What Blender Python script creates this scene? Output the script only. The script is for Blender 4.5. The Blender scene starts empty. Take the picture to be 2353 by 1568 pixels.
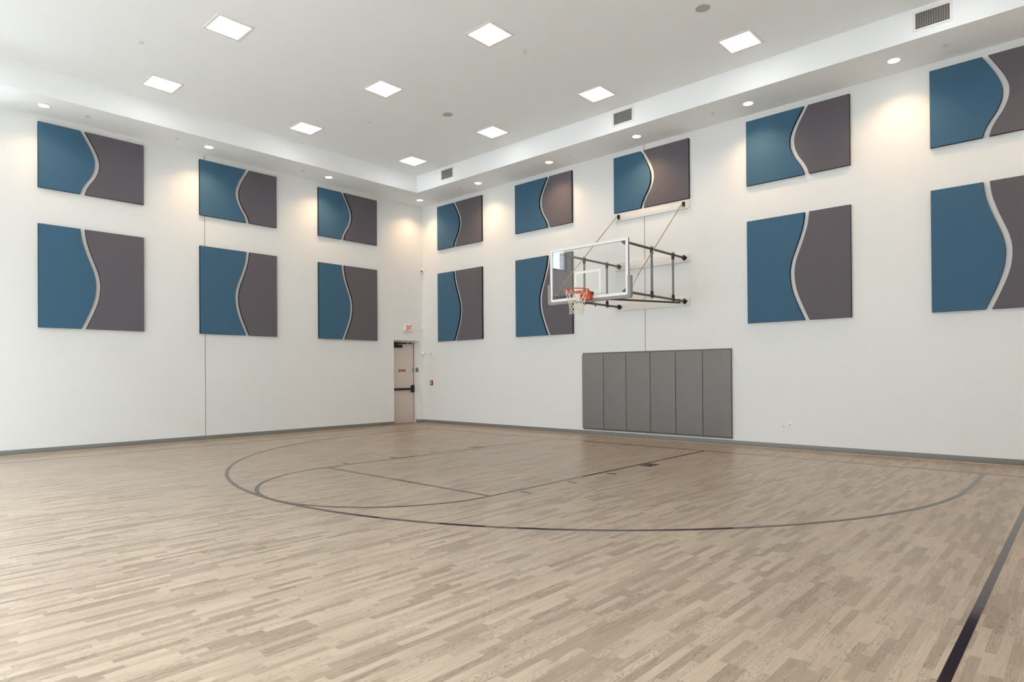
import bpy, bmesh, math, random
from mathutils import Vector, Matrix
random.seed(7)
F = 0.3048                       # the place was measured in feet; everything is built in metres
scene = bpy.context.scene
C = scene.collection

# ------------------------------------------------------------------ measured sizes (feet)
RX, RY = 50.9, -52.6             # room extents from the far corner (0,0)
ZS, ZC, SD = 21.41, 22.95, 3.56  # soffit height, tray ceiling height, soffit depth
HX = 25.44                       # hoop axis
BB = -7.72                       # backboard face
BASE = -3.88                     # outer edge of the baseline

# ------------------------------------------------------------------ materials
def lin(c):
    c = c / 255.0
    return c / 12.92 if c <= 0.04045 else ((c + 0.055) / 1.055) ** 2.4
def rgb(r, g, b): return (lin(r), lin(g), lin(b), 1.0)

def mat(name, col, rough=0.6, metal=0.0, spec=0.5, var=0.04, vscale=40.0, bump=0.0, bscale=300.0, bdist=0.002, coat=0.0, emit=None, estr=0.0, sheen=0.0):
    m = bpy.data.materials.new(name); m.use_nodes = True
    nt = m.node_tree; N = nt.nodes; L = nt.links
    b = N['Principled BSDF']
    b.inputs['Roughness'].default_value = rough
    b.inputs['Metallic'].default_value = metal
    b.inputs['Specular IOR Level'].default_value = spec
    b.inputs['Coat Weight'].default_value = coat
    b.inputs['Sheen Weight'].default_value = sheen
    tc = N.new('ShaderNodeTexCoord')
    if var > 0:
        n = N.new('ShaderNodeTexNoise'); n.inputs['Scale'].default_value = vscale; n.inputs['Detail'].default_value = 3
        L.new(tc.outputs['Object'], n.inputs['Vector'])
        mx = N.new('ShaderNodeMix'); mx.data_type = 'RGBA'
        mx.inputs['A'].default_value = tuple(v * (1 - var) for v in col[:3]) + (1,)
        mx.inputs['B'].default_value = tuple(min(1, v * (1 + var)) for v in col[:3]) + (1,)
        L.new(n.outputs['Fac'], mx.inputs['Factor']); L.new(mx.outputs['Result'], b.inputs['Base Color'])
    else:
        b.inputs['Base Color'].default_value = col
    if bump > 0:
        n2 = N.new('ShaderNodeTexNoise'); n2.inputs['Scale'].default_value = bscale; n2.inputs['Detail'].default_value = 2
        L.new(tc.outputs['Object'], n2.inputs['Vector'])
        bp = N.new('ShaderNodeBump'); bp.inputs['Strength'].default_value = bump; bp.inputs['Distance'].default_value = bdist
        L.new(n2.outputs['Fac'], bp.inputs['Height']); L.new(bp.outputs['Normal'], b.inputs['Normal'])
    if emit:
        b.inputs['Emission Color'].default_value = emit; b.inputs['Emission Strength'].default_value = estr
    return m

M = {}
M['wall'] = mat('painted wall', (0.782, 0.797, 0.800, 1), 0.62, spec=0.3, var=0.012, vscale=3, bump=0.25, bscale=130, bdist=0.0012)
M['ceil'] = mat('ceiling paint', (0.90, 0.925, 0.945, 1), 0.8, spec=0.2, var=0.01, vscale=2, bump=0.2, bscale=160, bdist=0.001)
M['base'] = mat('grey vinyl base', rgb(124, 124, 123), 0.45, var=0.03)
M['caulk'] = mat('pale caulk line', rgb(205, 186, 160), 0.6)
M['joint'] = mat('grey reveal joint', rgb(150, 150, 148), 0.6)
M['white'] = mat('white painted metal', rgb(235, 234, 231), 0.4, var=0.01)
M['plastic'] = mat('white plastic', rgb(238, 237, 234), 0.35, var=0.01)
M['slot'] = mat('grey plastic face', rgb(224, 222, 219), 0.4, var=0.01)
M['board'] = mat('white painted plank', rgb(226, 224, 220), 0.55, var=0.03, vscale=8, bump=0.1, bscale=60)
M['black'] = mat('black metal', rgb(22, 21, 20), 0.4, var=0.1)
M['darkvoid'] = mat('duct shade', rgb(26, 24, 22), 0.9)
M['gap'] = mat('black gap shade', rgb(8, 8, 8), 0.9)
M['pipe'] = mat('grey brown steel pipe', rgb(92, 86, 79), 0.42, metal=0.55, var=0.08, vscale=25)
M['galv'] = mat('galvanized steel', rgb(120, 124, 124), 0.28, metal=0.85, var=0.12, vscale=60)
M['clamp'] = mat('dark clamp steel', rgb(56, 52, 47), 0.45, metal=0.6, var=0.15)
M['chain'] = mat('brass plated chain', rgb(196, 178, 138), 0.35, metal=0.6, var=0.15, vscale=80)
M['alu'] = mat('aluminium frame side', rgb(150, 148, 146), 0.4, metal=0.5)
M['bbwhite'] = mat('white backboard frame', rgb(244, 244, 246), 0.4, var=0.01)
M['target'] = mat('white target paint', rgb(240, 242, 242), 0.5, var=0.01)
M['pad'] = mat('grey foam edge padding', rgb(150, 148, 146), 0.55, var=0.04, bump=0.1)
M['green'] = mat('dark green grey bracket', rgb(48, 72, 72), 0.45, metal=0.4)
M['orange'] = mat('orange rim enamel', rgb(222, 70, 28), 0.35, var=0.05, coat=0.3)
M['net'] = mat('white nylon net cord', rgb(232, 226, 208), 0.8, var=0.05)
M['leaf'] = mat('beige painted door', rgb(214, 202, 195), 0.5, var=0.015, vscale=6)
M['frame'] = mat('white door frame', rgb(232, 231, 229), 0.45, var=0.01)
M['steel'] = mat('brushed steel plate', rgb(165, 166, 164), 0.35, metal=0.7, var=0.1, vscale=90)
M['signred'] = mat('red sign face', rgb(130, 24, 28), 0.5)
M['signwhite'] = mat('white sign print', rgb(240, 226, 222), 0.5, var=0)
M['exitface'] = mat('lit exit sign face', rgb(236, 212, 202), 0.4, emit=(1, 0.62, 0.5, 1), estr=0.12)
M['exitred'] = mat('red exit letters', rgb(150, 36, 24), 0.4, var=0, emit=(1, 0.08, 0.03, 1), estr=0.08)
M['firered'] = mat('red fire alarm casing', rgb(150, 42, 40), 0.4)
M['lens'] = mat('black camera lens', rgb(12, 12, 13), 0.1, coat=1.0)
M['clear'] = mat('translucent strobe lens', rgb(200, 202, 204), 0.15, coat=0.6)
M['speaker'] = mat('grey speaker mesh', rgb(182, 180, 178), 0.7, var=0.2, vscale=500)
M['screw'] = mat('dull screw head', rgb(120, 112, 104), 0.4, metal=0.6)
M['winframe'] = mat('blue grey window frame', rgb(84, 100, 114), 0.4, metal=0.3)
M['ground'] = mat('pale ground outside', rgb(150, 150, 146), 0.9)

def emission(name, col, s):
    m = bpy.data.materials.new(name); m.use_nodes = True
    nt = m.node_tree; nt.nodes.clear()
    o = nt.nodes.new('ShaderNodeOutputMaterial'); e = nt.nodes.new('ShaderNodeEmission')
    e.inputs['Color'].default_value = col; e.inputs['Strength'].default_value = s
    nt.links.new(e.outputs[0], o.inputs['Surface']); return m
PANEL_E = 8.0
PANEL_W, SPREAD = 94.0, 108.0
M['diffuser'] = emission('lit panel diffuser', (1.0, 0.985, 0.955, 1), PANEL_E)
M['bulb'] = emission('lit downlight lens', (1.0, 0.93, 0.82, 1), 14.0)

def glass(name, tint, ior=1.5):
    m = bpy.data.materials.new(name); m.use_nodes = True
    nt = m.node_tree; nt.nodes.clear(); N = nt.nodes; L = nt.links
    o = N.new('ShaderNodeOutputMaterial'); t = N.new('ShaderNodeBsdfTransparent'); t.inputs['Color'].default_value = tint
    g = N.new('ShaderNodeBsdfGlossy'); g.inputs['Roughness'].default_value = 0.0
    ge = N.new('ShaderNodeNewGeometry'); dt = N.new('ShaderNodeVectorMath'); dt.operation = 'DOT_PRODUCT'
    L.new(ge.outputs['Normal'], dt.inputs[0]); L.new(ge.outputs['Incoming'], dt.inputs[1])
    ch = dt.outputs['Value']
    for op, v in (('ABSOLUTE', None), ('SUBTRACT', 'inv'), ('POWER', 5.0), ('MULTIPLY', 0.96), ('ADD', 0.06)):
        n_ = N.new('ShaderNodeMath'); n_.operation = op; n_.use_clamp = op != 'ABSOLUTE'
        if v == 'inv': n_.inputs[0].default_value = 1.0; L.new(ch, n_.inputs[1])
        else:
            L.new(ch, n_.inputs[0])
            if v is not None: n_.inputs[1].default_value = v
        ch = n_.outputs[0]
    mx = N.new('ShaderNodeMixShader')
    L.new(ch, mx.inputs['Fac']); L.new(t.outputs[0], mx.inputs[1]); L.new(g.outputs[0], mx.inputs[2])
    L.new(mx.outputs[0], o.inputs['Surface']); return m
M['glass'] = glass('clear backboard glass', (0.975, 0.985, 0.985, 1))
M['pane'] = glass('window glass', (0.95, 0.97, 0.97, 1))

def fabric(name, col, edge=False):
    return mat(name, col, 0.85, spec=0.25, var=0.10, vscale=260, bump=0.35, bscale=700, bdist=0.0008, sheen=0.1)
M['blue'] = fabric('blue acoustic fabric', (0.050, 0.126, 0.208, 1))
M['grey'] = fabric('plum grey acoustic fabric', (0.122, 0.112, 0.130, 1))
M['blue_edge'] = mat('shaded blue panel edge', (0.006, 0.018, 0.032, 1), 0.9, spec=0.2)  # shade on the panel sides is painted into this edge colour
M['grey_edge'] = mat('shaded grey panel edge', (0.022, 0.018, 0.020, 1), 0.9, spec=0.2)  # same side shade, painted into the grey panel's edge colour
M['vinyl'] = mat('grey vinyl wall pad', rgb(126, 124, 124), 0.5, spec=0.35, var=0.05, vscale=4, bump=0.3, bscale=500, bdist=0.0008)
M['vinyl_edge'] = mat('dark vinyl pad edge', rgb(78, 70, 66), 0.6)
M['strip'] = mat('pad nailing strip', rgb(112, 106, 102), 0.6)
M['line'] = mat('glossy dark court line', (0.022, 0.010, 0.010, 1), 0.08, spec=0.24, var=0.05)

# scuffed version of the wall pad vinyl
def scuffed():
    m = M['vinyl'].copy(); m.name = 'scuffed grey vinyl wall pad'
    nt = m.node_tree; N = nt.nodes; L = nt.links
    b = N['Principled BSDF']; src = b.inputs['Base Color'].links[0].from_socket
    tc = [n for n in N if n.type == 'TEX_COORD'][0]
    mp = N.new('ShaderNodeMapping'); mp.inputs['Rotation'].default_value = (0, 0.6, 0); mp.inputs['Scale'].default_value = (9, 9, 3)
    n = N.new('ShaderNodeTexNoise'); n.inputs['Scale'].default_value = 1.0; n.inputs['Detail'].default_value = 6
    r = N.new('ShaderNodeValToRGB'); r.color_ramp.elements[0].position = 0.56; r.color_ramp.elements[1].position = 0.72
    g = N.new('ShaderNodeTexGradient'); g.gradient_type = 'SPHERICAL'
    mp2 = N.new('ShaderNodeMapping'); mp2.inputs['Location'].default_value = (0, 0, -1.05); mp2.inputs['Scale'].default_value = (2.6, 1, 1.5)
    mul = N.new('ShaderNodeMath'); mul.operation = 'MULTIPLY'
    mul2 = N.new('ShaderNodeMath'); mul2.operation = 'MULTIPLY'; mul2.inputs[1].default_value = 0.7
    mx = N.new('ShaderNodeMix'); mx.data_type = 'RGBA'; mx.inputs['B'].default_value = (0.30, 0.27, 0.25, 1)
    L.new(tc.outputs['Object'], mp.inputs[0]); L.new(mp.outputs[0], n.inputs['Vector']); L.new(n.outputs['Fac'], r.inputs[0])
    L.new(tc.outputs['Object'], mp2.inputs[0]); L.new(mp2.outputs[0], g.inputs[0])
    L.new(r.outputs[0], mul.inputs[0]); L.new(g.outputs['Fac'], mul.inputs[1]); L.new(mul.outputs[0], mul2.inputs[0])
    L.new(mul2.outputs[0], mx.inputs['Factor']); L.new(src, mx.inputs['A']); L.new(mx.outputs['Result'], b.inputs['Base Color'])
    return m
M['vinyl_scuffed'] = scuffed()

def wood_floor():
    m = bpy.data.materials.new('oak strip sheet floor'); m.use_nodes = True
    nt = m.node_tree; N = nt.nodes; L = nt.links; b = N['Principled BSDF']
    def math_(op, a, bb=None, c=None):
        n = N.new('ShaderNodeMath'); n.operation = op
        for i, v in enumerate((a, bb, c)):
            if v is None: continue
            if isinstance(v, (int, float)): n.inputs[i].default_value = v
            else: L.new(v, n.inputs[i])
        return n.outputs[0]
    def comb(x, y, z):
        n = N.new('ShaderNodeCombineXYZ')
        for i, v in enumerate((x, y, z)):
            if isinstance(v, (int, float)): n.inputs[i].default_value = v
            else: L.new(v, n.inputs[i])
        return n.outputs[0]
    def noise(vec, scale=1.0, detail=2.0, rough=0.5, dist=0.0):
        n = N.new('ShaderNodeTexNoise'); n.inputs['Scale'].default_value = scale; n.inputs['Detail'].default_value = detail
        n.inputs['Roughness'].default_value = rough; n.inputs['Distortion'].default_value = dist
        L.new(vec, n.inputs['Vector']); return n.outputs['Fac']
    def white(vec):
        n = N.new('ShaderNodeTexWhiteNoise'); n.noise_dimensions = '3D'; L.new(vec, n.inputs['Vector']); return n
    def mix(f, a, bb, mode='MIX'):
        n = N.new('ShaderNodeMix'); n.data_type = 'RGBA'; n.blend_type = mode
        for k, v in (('Factor', f), ('A', a), ('B', bb)):
            if isinstance(v, (int, float, tuple)): n.inputs[k].default_value = v
            else: L.new(v, n.inputs[k])
        return n.outputs['Result']
    tc = N.new('ShaderNodeTexCoord'); s = N.new('ShaderNodeSeparateXYZ'); L.new(tc.outputs['Object'], s.inputs[0])
    X, Y = s.outputs[0], s.outputs[1]
    W, LEN = 0.0520, 0.385
    u = math_('DIVIDE', X, W); strip = math_('FLOOR', u); uf = math_('SUBTRACT', u, strip)
    r1 = white(comb(strip, 3.7, 1.1)).outputs['Value']
    # vary lengths: shift each strip and warp along its length
    warp = math_('MULTIPLY', math_('SINE', math_('ADD', math_('MULTIPLY', Y, 3.1), math_('MULTIPLY', r1, 40.0))), 0.22)
    v = math_('ADD', math_('ADD', math_('DIVIDE', Y, LEN), math_('MULTIPLY', r1, 17.0)), warp)
    piece = math_('FLOOR', v); vf = math_('SUBTRACT', v, piece)
    wn = white(comb(strip, piece, 5.3)); r2 = wn.outputs['Value']
    wn2 = white(comb(strip, piece, 9.9)); r3 = wn2.outputs['Value']
    ramp = N.new('ShaderNodeValToRGB'); cr = ramp.color_ramp; cr.interpolation = 'LINEAR'
    cr.elements[0].position = 0.0; cr.elements[0].color = (0.262, 0.204, 0.152, 1)
    cr.elements[1].position = 1.0; cr.elements[1].color = (0.400, 0.325, 0.247, 1)
    e = cr.elements.new(0.25); e.color = (0.288, 0.226, 0.169, 1)
    e = cr.elements.new(0.45); e.color = (0.350, 0.280, 0.212, 1)
    e = cr.elements.new(0.70); e.color = (0.378, 0.304, 0.230, 1)
    L.new(r2, ramp.inputs[0])
    # fine straight grain
    g1 = noise(comb(math_('MULTIPLY', X, 170.0), math_('MULTIPLY', Y, 5.0), math_('MULTIPLY', r3, 60.0)), 1.0, 3.0, 0.6)
    # cathedral figure: contour lines of a stretched field
    cf = noise(comb(math_('MULTIPLY', X, 13.5), math_('MULTIPLY', Y, 1.9), math_('MULTIPLY', r2, 90.0)), 1.0, 2.0, 0.5, 0.25)
    fr = math_('FRACT', math_('MULTIPLY', cf, 19.0))
    tri = math_('ABSOLUTE', math_('SUBTRACT', math_('MULTIPLY', fr, 2.0), 1.0))
    linesm = math_('POWER', tri, 3.5)
    has = math_('GREATER_THAN', r3, 0.5)
    lines_ = math_('MULTIPLY', math_('MULTIPLY', linesm, has), 0.42)
    fg = math_('MULTIPLY', math_('SUBTRACT', g1, 0.5), 0.9)
    shade = math_('SUBTRACT', math_('ADD', 1.0, fg), lines_)
    # large-scale tone drift
    big = noise(comb(X, Y, 0.0), 0.5, 2.0)
    shade = math_('MULTIPLY', shade, math_('ADD', 0.94, math_('MULTIPLY', big, 0.12)))
    hsv = N.new('ShaderNodeHueSaturation'); L.new(ramp.outputs[0], hsv.inputs['Color'])
    L.new(shade, hsv.inputs['Value'])
    # thin seam lines at piece ends and the wider board joints every third strip
    e1 = math_('LESS_THAN', vf, 0.006)
    board = math_('FRACT', math_('DIVIDE', X, W * 3)); e2 = math_('LESS_THAN', board, 0.010)
    seam = math_('MAXIMUM', math_('MULTIPLY', e1, 0.25), math_('MULTIPLY', e2, 0.22))
    col = mix(seam, hsv.outputs[0], (0.12, 0.085, 0.06, 1))
    L.new(col, b.inputs['Base Color'])
    b.inputs['Specular IOR Level'].default_value = 0.5
    rn = noise(comb(math_('MULTIPLY', X, 60.0), math_('MULTIPLY', Y, 6.0), 2.0), 1.0, 3.0)
    L.new(math_('ADD', 0.25, math_('MULTIPLY', rn, 0.16)), b.inputs['Roughness'])
    bp = N.new('ShaderNodeBump'); bp.inputs['Strength'].default_value = 0.22; bp.inputs['Distance'].default_value = 0.0006
    L.new(math_('SUBTRACT', g1, math_('MULTIPLY', linesm, 0.6)), bp.inputs['Height']); L.new(bp.outputs['Normal'], b.inputs['Normal'])
    return m
M['floor'] = wood_floor()

# ------------------------------------------------------------------ geometry helpers (all inputs in feet)
class G:
    def __init__(s): s.bm = bmesh.new(); s.mi = 0
    def _faces(s, vs, faces):
        bv = [s.bm.verts.new(Vector(v) * F) for v in vs]
        for f in faces:
            try:
                fc = s.bm.faces.new([bv[i] for i in f]); fc.material_index = s.mi; fc.smooth = True
            except ValueError: pass
    def box(s, x0, x1, y0, y1, z0, z1):
        x0, x1 = sorted((x0, x1)); y0, y1 = sorted((y0, y1)); z0, z1 = sorted((z0, z1))
        v = [(x, y, z) for z in (z0, z1) for y in (y0, y1) for x in (x0, x1)]
        s._faces(v, [(0, 2, 3, 1), (4, 5, 7, 6), (0, 1, 5, 4), (2, 6, 7, 3), (0, 4, 6, 2), (1, 3, 7, 5)]); return s
    def tube(s, pts, r, n=12, closed=False, caps=True):
        pts = [Vector(p) for p in pts]; k = len(pts); rings = []
        r_ = r if isinstance(r, (list, tuple)) else [r] * k
        up = None
        for i, p in enumerate(pts):
            a = pts[(i - 1) % k] if (closed or i > 0) else p
            b = pts[(i + 1) % k] if (closed or i < k - 1) else p
            t = (b - a).normalized()
            if up is None:
                up = Vector((0, 0, 1)) if abs(t.z) < 0.9 else Vector((1, 0, 0))
            u = (up - t * up.dot(t)).normalized(); w = t.cross(u); up = u
            rings.append([p + (u * math.cos(q) + w * math.sin(q)) * r_[i] for q in [2 * math.pi * j / n for j in range(n)]])
        vs = [v for R_ in rings for v in R_]; fs = []
        m = k if closed else k - 1
        for i in range(m):
            for j in range(n):
                a = i * n + j; b = i * n + (j + 1) % n; c = ((i + 1) % k) * n + (j + 1) % n; d = ((i + 1) % k) * n + j
                fs.append((a, b, c, d))
        if caps and not closed:
            fs.append(tuple(range(n - 1, -1, -1))); fs.append(tuple((k - 1) * n + j for j in range(n)))
        s._faces(vs, fs); return s
    def prism(s, outline, axis, a0, a1):
        """outline: list of 2D points; axis: 'x','y','z' extrusion axis"""
        def P(p, a):
            if axis == 'y': return (p[0], a, p[1])
            if axis == 'x': return (a, p[0], p[1])
            return (p[0], p[1], a)
        n = len(outline); vs = [P(p, a0) for p in outline] + [P(p, a1) for p in outline]
        s._faces(vs, [tuple(range(n)), tuple(range(2 * n - 1, n - 1, -1))] + [(i, i + n, (i + 1) % n + n, (i + 1) % n) for i in range(n)]); return s
    def ribbon(s, a, b, z0, z1):
        """solid flat strip between two polylines a and b in plan"""
        n = len(a); vs = [(p[0], p[1], z) for z in (z0, z1) for p in list(a) + list(b)]; fs = []
        o = 2 * n
        for i in range(n - 1):
            fs += [(i, i + 1, n + i + 1, n + i), (o + i, o + n + i, o + n + i + 1, o + i + 1),
                   (i, o + i, o + i + 1, i + 1), (n + i, n + i + 1, o + n + i + 1, o + n + i)]
        fs += [(0, n, o + n, o), (n - 1, o + n - 1, o + 2 * n - 1, 2 * n - 1)]
        s._faces(vs, fs); return s
    def disc(s, c, r0, r1, axis, a0, a1, n=32):
        """ring (r0>0) or disc between a0 and a1 along an axis; c = the two other coords"""
        def P(q, r, a):
            u, v = c[0] + r * math.cos(q), c[1] + r * math.sin(q)
            return (u, a, v) if axis == 'y' else ((a, u, v) if axis == 'x' else (u, v, a))
        Q = [2 * math.pi * j / n for j in range(n)]
        if r0 <= 0:
            s.prism([(c[0] + r1 * math.cos(q), c[1] + r1 * math.sin(q)) for q in Q], axis, a0, a1); return s
        vs = [P(q, r, a) for a in (a0, a1) for r in (r0, r1) for q in Q]; fs = []
        for j in range(n):
            k = (j + 1) % n
            fs += [(j, k, n + k, n + j), (2 * n + j, 3 * n + j, 3 * n + k, 2 * n + k), (j, 2 * n + j, 2 * n + k, k), (n + j, n + k, 3 * n + k, 3 * n + j)]
        s._faces(vs, fs); return s
    def ball(s, c, r, n=16, sx=(1, 1, 1)):
        vs = []; fs = []
        for i in range(n + 1):
            t = math.pi * i / n
            for j in range(n * 2):
                q = math.pi * j / n
                vs.append((c[0] + sx[0] * r * math.sin(t) * math.cos(q), c[1] + sx[1] * r * math.sin(t) * math.sin(q), c[2] + sx[2] * r * math.cos(t)))
        for i in range(n):
            for j in range(2 * n):
                fs.append((i * 2 * n + j, (i + 1) * 2 * n + j, (i + 1) * 2 * n + (j + 1) % (2 * n), i * 2 * n + (j + 1) % (2 * n)))
        s._faces(vs, fs); return s
    def ring(s, x0, x1, z0, z1, t, y0, y1, axis='y', tt=None):
        """one closed rectangular frame; t = rail width (tt = top rail)"""
        tt = t if tt is None else tt
        O = [(x0, z0), (x1, z0), (x1, z1), (x0, z1)]; I = [(x0 + t, z0 + t), (x1 - t, z0 + t), (x1 - t, z1 - tt), (x0 + t, z1 - tt)]
        def P(p, a): return (p[0], a, p[1]) if axis == 'y' else ((a, p[0], p[1]) if axis == 'x' else (p[0], p[1], a))
        vs = [P(p, a) for a in (y0, y1) for p in O + I]; fs = []
        for j in range(4):
            k = (j + 1) % 4
            fs += [(j, k, 4 + k, 4 + j), (8 + j, 12 + j, 12 + k, 8 + k), (j, 8 + j, 8 + k, k), (4 + j, 4 + k, 12 + k, 12 + j)]
        s._faces(vs, fs); return s
    def xf(s, mtx):
        bmesh.ops.transform(s.bm, matrix=mtx, verts=s.bm.verts); return s
    def mesh(s, name, mats, origin=(0, 0, 0), bevel=0.0, bseg=2, bang=40):
        o = Vector(origin) * F
        for v in s.bm.verts: v.co -= o
        bmesh.ops.remove_doubles(s.bm, verts=s.bm.verts, dist=1e-5)
        bmesh.ops.recalc_face_normals(s.bm, faces=s.bm.faces)
        if bevel > 0:
            es = [e for e in s.bm.edges if len(e.link_faces) == 2 and e.calc_face_angle(0) > math.radians(bang)]
            bmesh.ops.bevel(s.bm, geom=es, offset=bevel * F, segments=bseg, profile=0.5, affect='EDGES', clamp_overlap=True)
        me = bpy.data.meshes.new(name); s.bm.to_mesh(me); s.bm.free()
        for m in (mats if isinstance(mats, (list, tuple)) else [mats]): me.materials.append(m)
        if bevel > 0: me.polygons.foreach_set('use_smooth', [False] * len(me.polygons))
        me.set_sharp_from_angle(angle=math.radians(35))
        return me

def tag(o, label=None, cat=None, group=None, kind=None):
    if label: o['label'] = label
    if cat: o['category'] = cat
    if group: o['group'] = group
    if kind: o['kind'] = kind
    return o
def link(name, me, parent=None, loc=None, rz=0.0):
    o = bpy.data.objects.new(name, me); C.objects.link(o)
    if parent is not None: o.parent = parent
    if loc is not None: o.location = Vector(loc) * F
    o.rotation_euler.z = rz
    return o
def empty(name, loc, rz=0.0):
    o = bpy.data.objects.new(name, None); C.objects.link(o); o.empty_display_size = 0.1
    o.location = Vector(loc) * F; o.rotation_euler.z = rz; return o
def part(name, g, mats, parent, origin=None, **k):
    """g is in world feet; the parent Empty sits at origin (unrotated)"""
    o = origin if origin is not None else tuple(parent.location / F)
    return link(name, g.mesh(name, mats, o, **k), parent)
def copy_tree(src, loc, rz=None):
    r = src.copy(); C.objects.link(r); r.location = Vector(loc) * F
    if rz is not None: r.rotation_euler.z = rz
    for ch in list(src.children):
        c = ch.copy(); C.objects.link(c); c.parent = r
        for gch in list(ch.children):
            d = gch.copy(); C.objects.link(d); d.parent = c
    return r
def text_mesh(name, body, size, width=None, ext=0.004, bold=0.0):
    cu = bpy.data.curves.new(name, 'FONT'); cu.body = body; cu.size = size * F; cu.extrude = ext * F
    cu.align_x = 'CENTER'; cu.align_y = 'CENTER'; cu.offset = bold * F; cu.resolution_u = 3
    t = bpy.data.objects.new('tmp', cu); C.objects.link(t)
    bpy.context.view_layer.update()
    me = bpy.data.meshes.new_from_object(t.evaluated_get(bpy.context.evaluated_depsgraph_get()))
    bpy.data.objects.remove(t); bpy.data.curves.remove(cu)
    xs = [v.co.x for v in me.vertices]; zs = [v.co.y for v in me.vertices]
    cx, cy = (min(xs) + max(xs)) / 2, (min(zs) + max(zs)) / 2
    k = (width * F / (max(xs) - min(xs))) if width else 1
    for v in me.vertices: v.co = Vector(((v.co.x - cx) * k, -v.co.z, v.co.y - cy))   # stands in XZ, faces -Y
    me.name = name
    return me

# ================================================================== SETTING
g = G(); g.box(-1.15, RX + 1, RY - 1, 1, -0.5, 0)
floor = link('floor', g.mesh('floor', M['floor'])); tag(floor, 'pale oak strip sport floor with dark court lines', 'floor', kind='structure')

T = 1.2   # wall thickness
DY0, DY1, DZ = -3.58, -0.38, 8.08            # door opening in the left wall
WZ0, WZ1 = 17.65, 20.95                      # high windows in the left wall
WIN = [(-39.15, -34.6)]
g = G()
g.box(-T, 0, DY1, 0.0, 0, ZC + .6)
g.box(-T, 0, DY0, DY1, DZ, ZC + .6)
g.box(-T, 0, WIN[0][1], DY0, 0, ZC + .6)
g.box(-T, 0, WIN[0][0], WIN[0][1], 0, WZ0); g.box(-T, 0, WIN[0][0], WIN[0][1], WZ1, ZC + .6)
g.box(-T, 0, RY, WIN[0][0], 0, ZC + .6)
g.box(-T, -1.1, DY0, DY1, 0, DZ)  # backing added behind the door to block outside light
tag(link('wall_left', g.mesh('wall_left', M['wall'])), 'long off-white wall with the exit door', 'wall', kind='structure')
def wallbox(name, label, *b):
    g = G(); g.box(*b); return tag(link(name, g.mesh(name, M['wall'])), label, 'wall', kind='structure')
wallbox('wall_right', 'off-white wall behind the basketball hoop', -T, RX + T, 0, T, -.5, ZC + .6)
BWIN = [(4.5, 13.5), (16.0, 24.5), (26.5, 35.0), (37.5, 46.5)]; BW0, BW1 = 2.6, 9.2     # windows in the wall behind the camera
g = G(); xs = [-T] + [v for w_ in BWIN for v in w_] + [RX + T]
for k in range(0, len(xs), 2): g.box(xs[k], xs[k + 1], RY - T, RY, 0, ZC + .6)
for a, b in BWIN: g.box(a, b, RY - T, RY, 0, BW0); g.box(a, b, RY - T, RY, BW1, ZC + .6)
tag(link('wall_back', g.mesh('wall_back', M['wall'])), 'wall with tall windows behind the camera', 'wall', kind='structure')
wallbox('wall_near', 'plain wall beside the camera', RX, RX + T, RY, 0, -.5, ZC + .6)
g = G(); g.box(SD, RX - SD, RY + SD, -SD, ZC, ZC + .6)
tag(link('ceiling', g.mesh('ceiling', M['ceil'])), 'raised white tray ceiling', 'ceiling', kind='structure')
g = G()
g.box(0, RX, -SD, 0, ZS, ZC + .6); g.box(0, RX, RY, RY + SD, ZS, ZC + .6)
g.box(0, SD, RY + SD, -SD, ZS, ZC + .6); g.box(RX - SD, RX, RY + SD, -SD, ZS, ZC + .6)
tag(link('trim_1', g.mesh('trim_1', M['ceil'])), 'white dropped soffit around the tray ceiling', 'soffit', kind='structure')

# control joints
g = G(); g.box(0, .012, -21.09, -21.045, .33, ZS)
tag(link('trim_2', g.mesh('trim_2', M['joint'])), 'thin grey vertical joint in the left wall', 'trim', kind='structure')
g = G(); g.box(24.985, 25.035, -.012, 0, .33, ZS)
tag(link('trim_3', g.mesh('trim_3', M['joint'])), 'thin grey vertical joint behind the hoop', 'trim', kind='structure')

# baseboards
BH, BT = .335, .03
def baseboard(name, label, segs, caulk):
    g = G()
    for b in segs: g.box(*b)
    o = tag(link(name, g.mesh(name, M['base'], bevel=.006)), label, 'baseboard', kind='structure')
    g = G()
    for b in caulk: g.box(*b)
    link('bottom_bead', g.mesh('bottom_bead', M['caulk']), o)
baseboard('baseboard_left', 'grey vinyl base along the left wall',
          [(0, BT, RY, DY0, 0, BH), (0, BT, DY1, -BT, 0, BH), (-.64, 0, DY1 - BT, DY1, 0, BH)],
          [(BT, BT + .025, RY, DY0, 0, .025)])
baseboard('baseboard_right', 'grey vinyl base along the hoop wall', [(0, RX, -BT, 0, 0, BH)], [(0, RX, -BT - .025, -BT, 0, .025)])
baseboard('baseboard_near', 'grey vinyl base beside the camera', [(RX - BT, RX, RY, -BT, 0, BH)], [(RX - BT - .025, RX - BT, RY, -BT, 0, .025)])
baseboard('baseboard_back', 'grey vinyl base behind the camera', [(BT, RX - BT, RY, RY + BT, 0, BH)], [(BT, RX - BT, RY + BT, RY + BT + .025, 0, .025)])

# windows (high in the left wall, outside the frame; seen mirrored in the backboard)
for i, (a, b) in enumerate(WIN):
    w = empty('window_%d' % (i + 1), (-.5, (a + b) / 2, WZ0)); tag(w, 'high clerestory window in the left wall', 'window', kind='structure')
    g = G(); fw = .16
    g.ring(a, b, WZ0, WZ1, fw, -.35, -.1, 'x')
    part('window_frame', g, M['winframe'], w)
    g = G(); g.box(-.24, -.22, a + fw, b - fw, WZ0 + fw, WZ1 - fw)
    part('pane', g, M['pane'], w)

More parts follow.
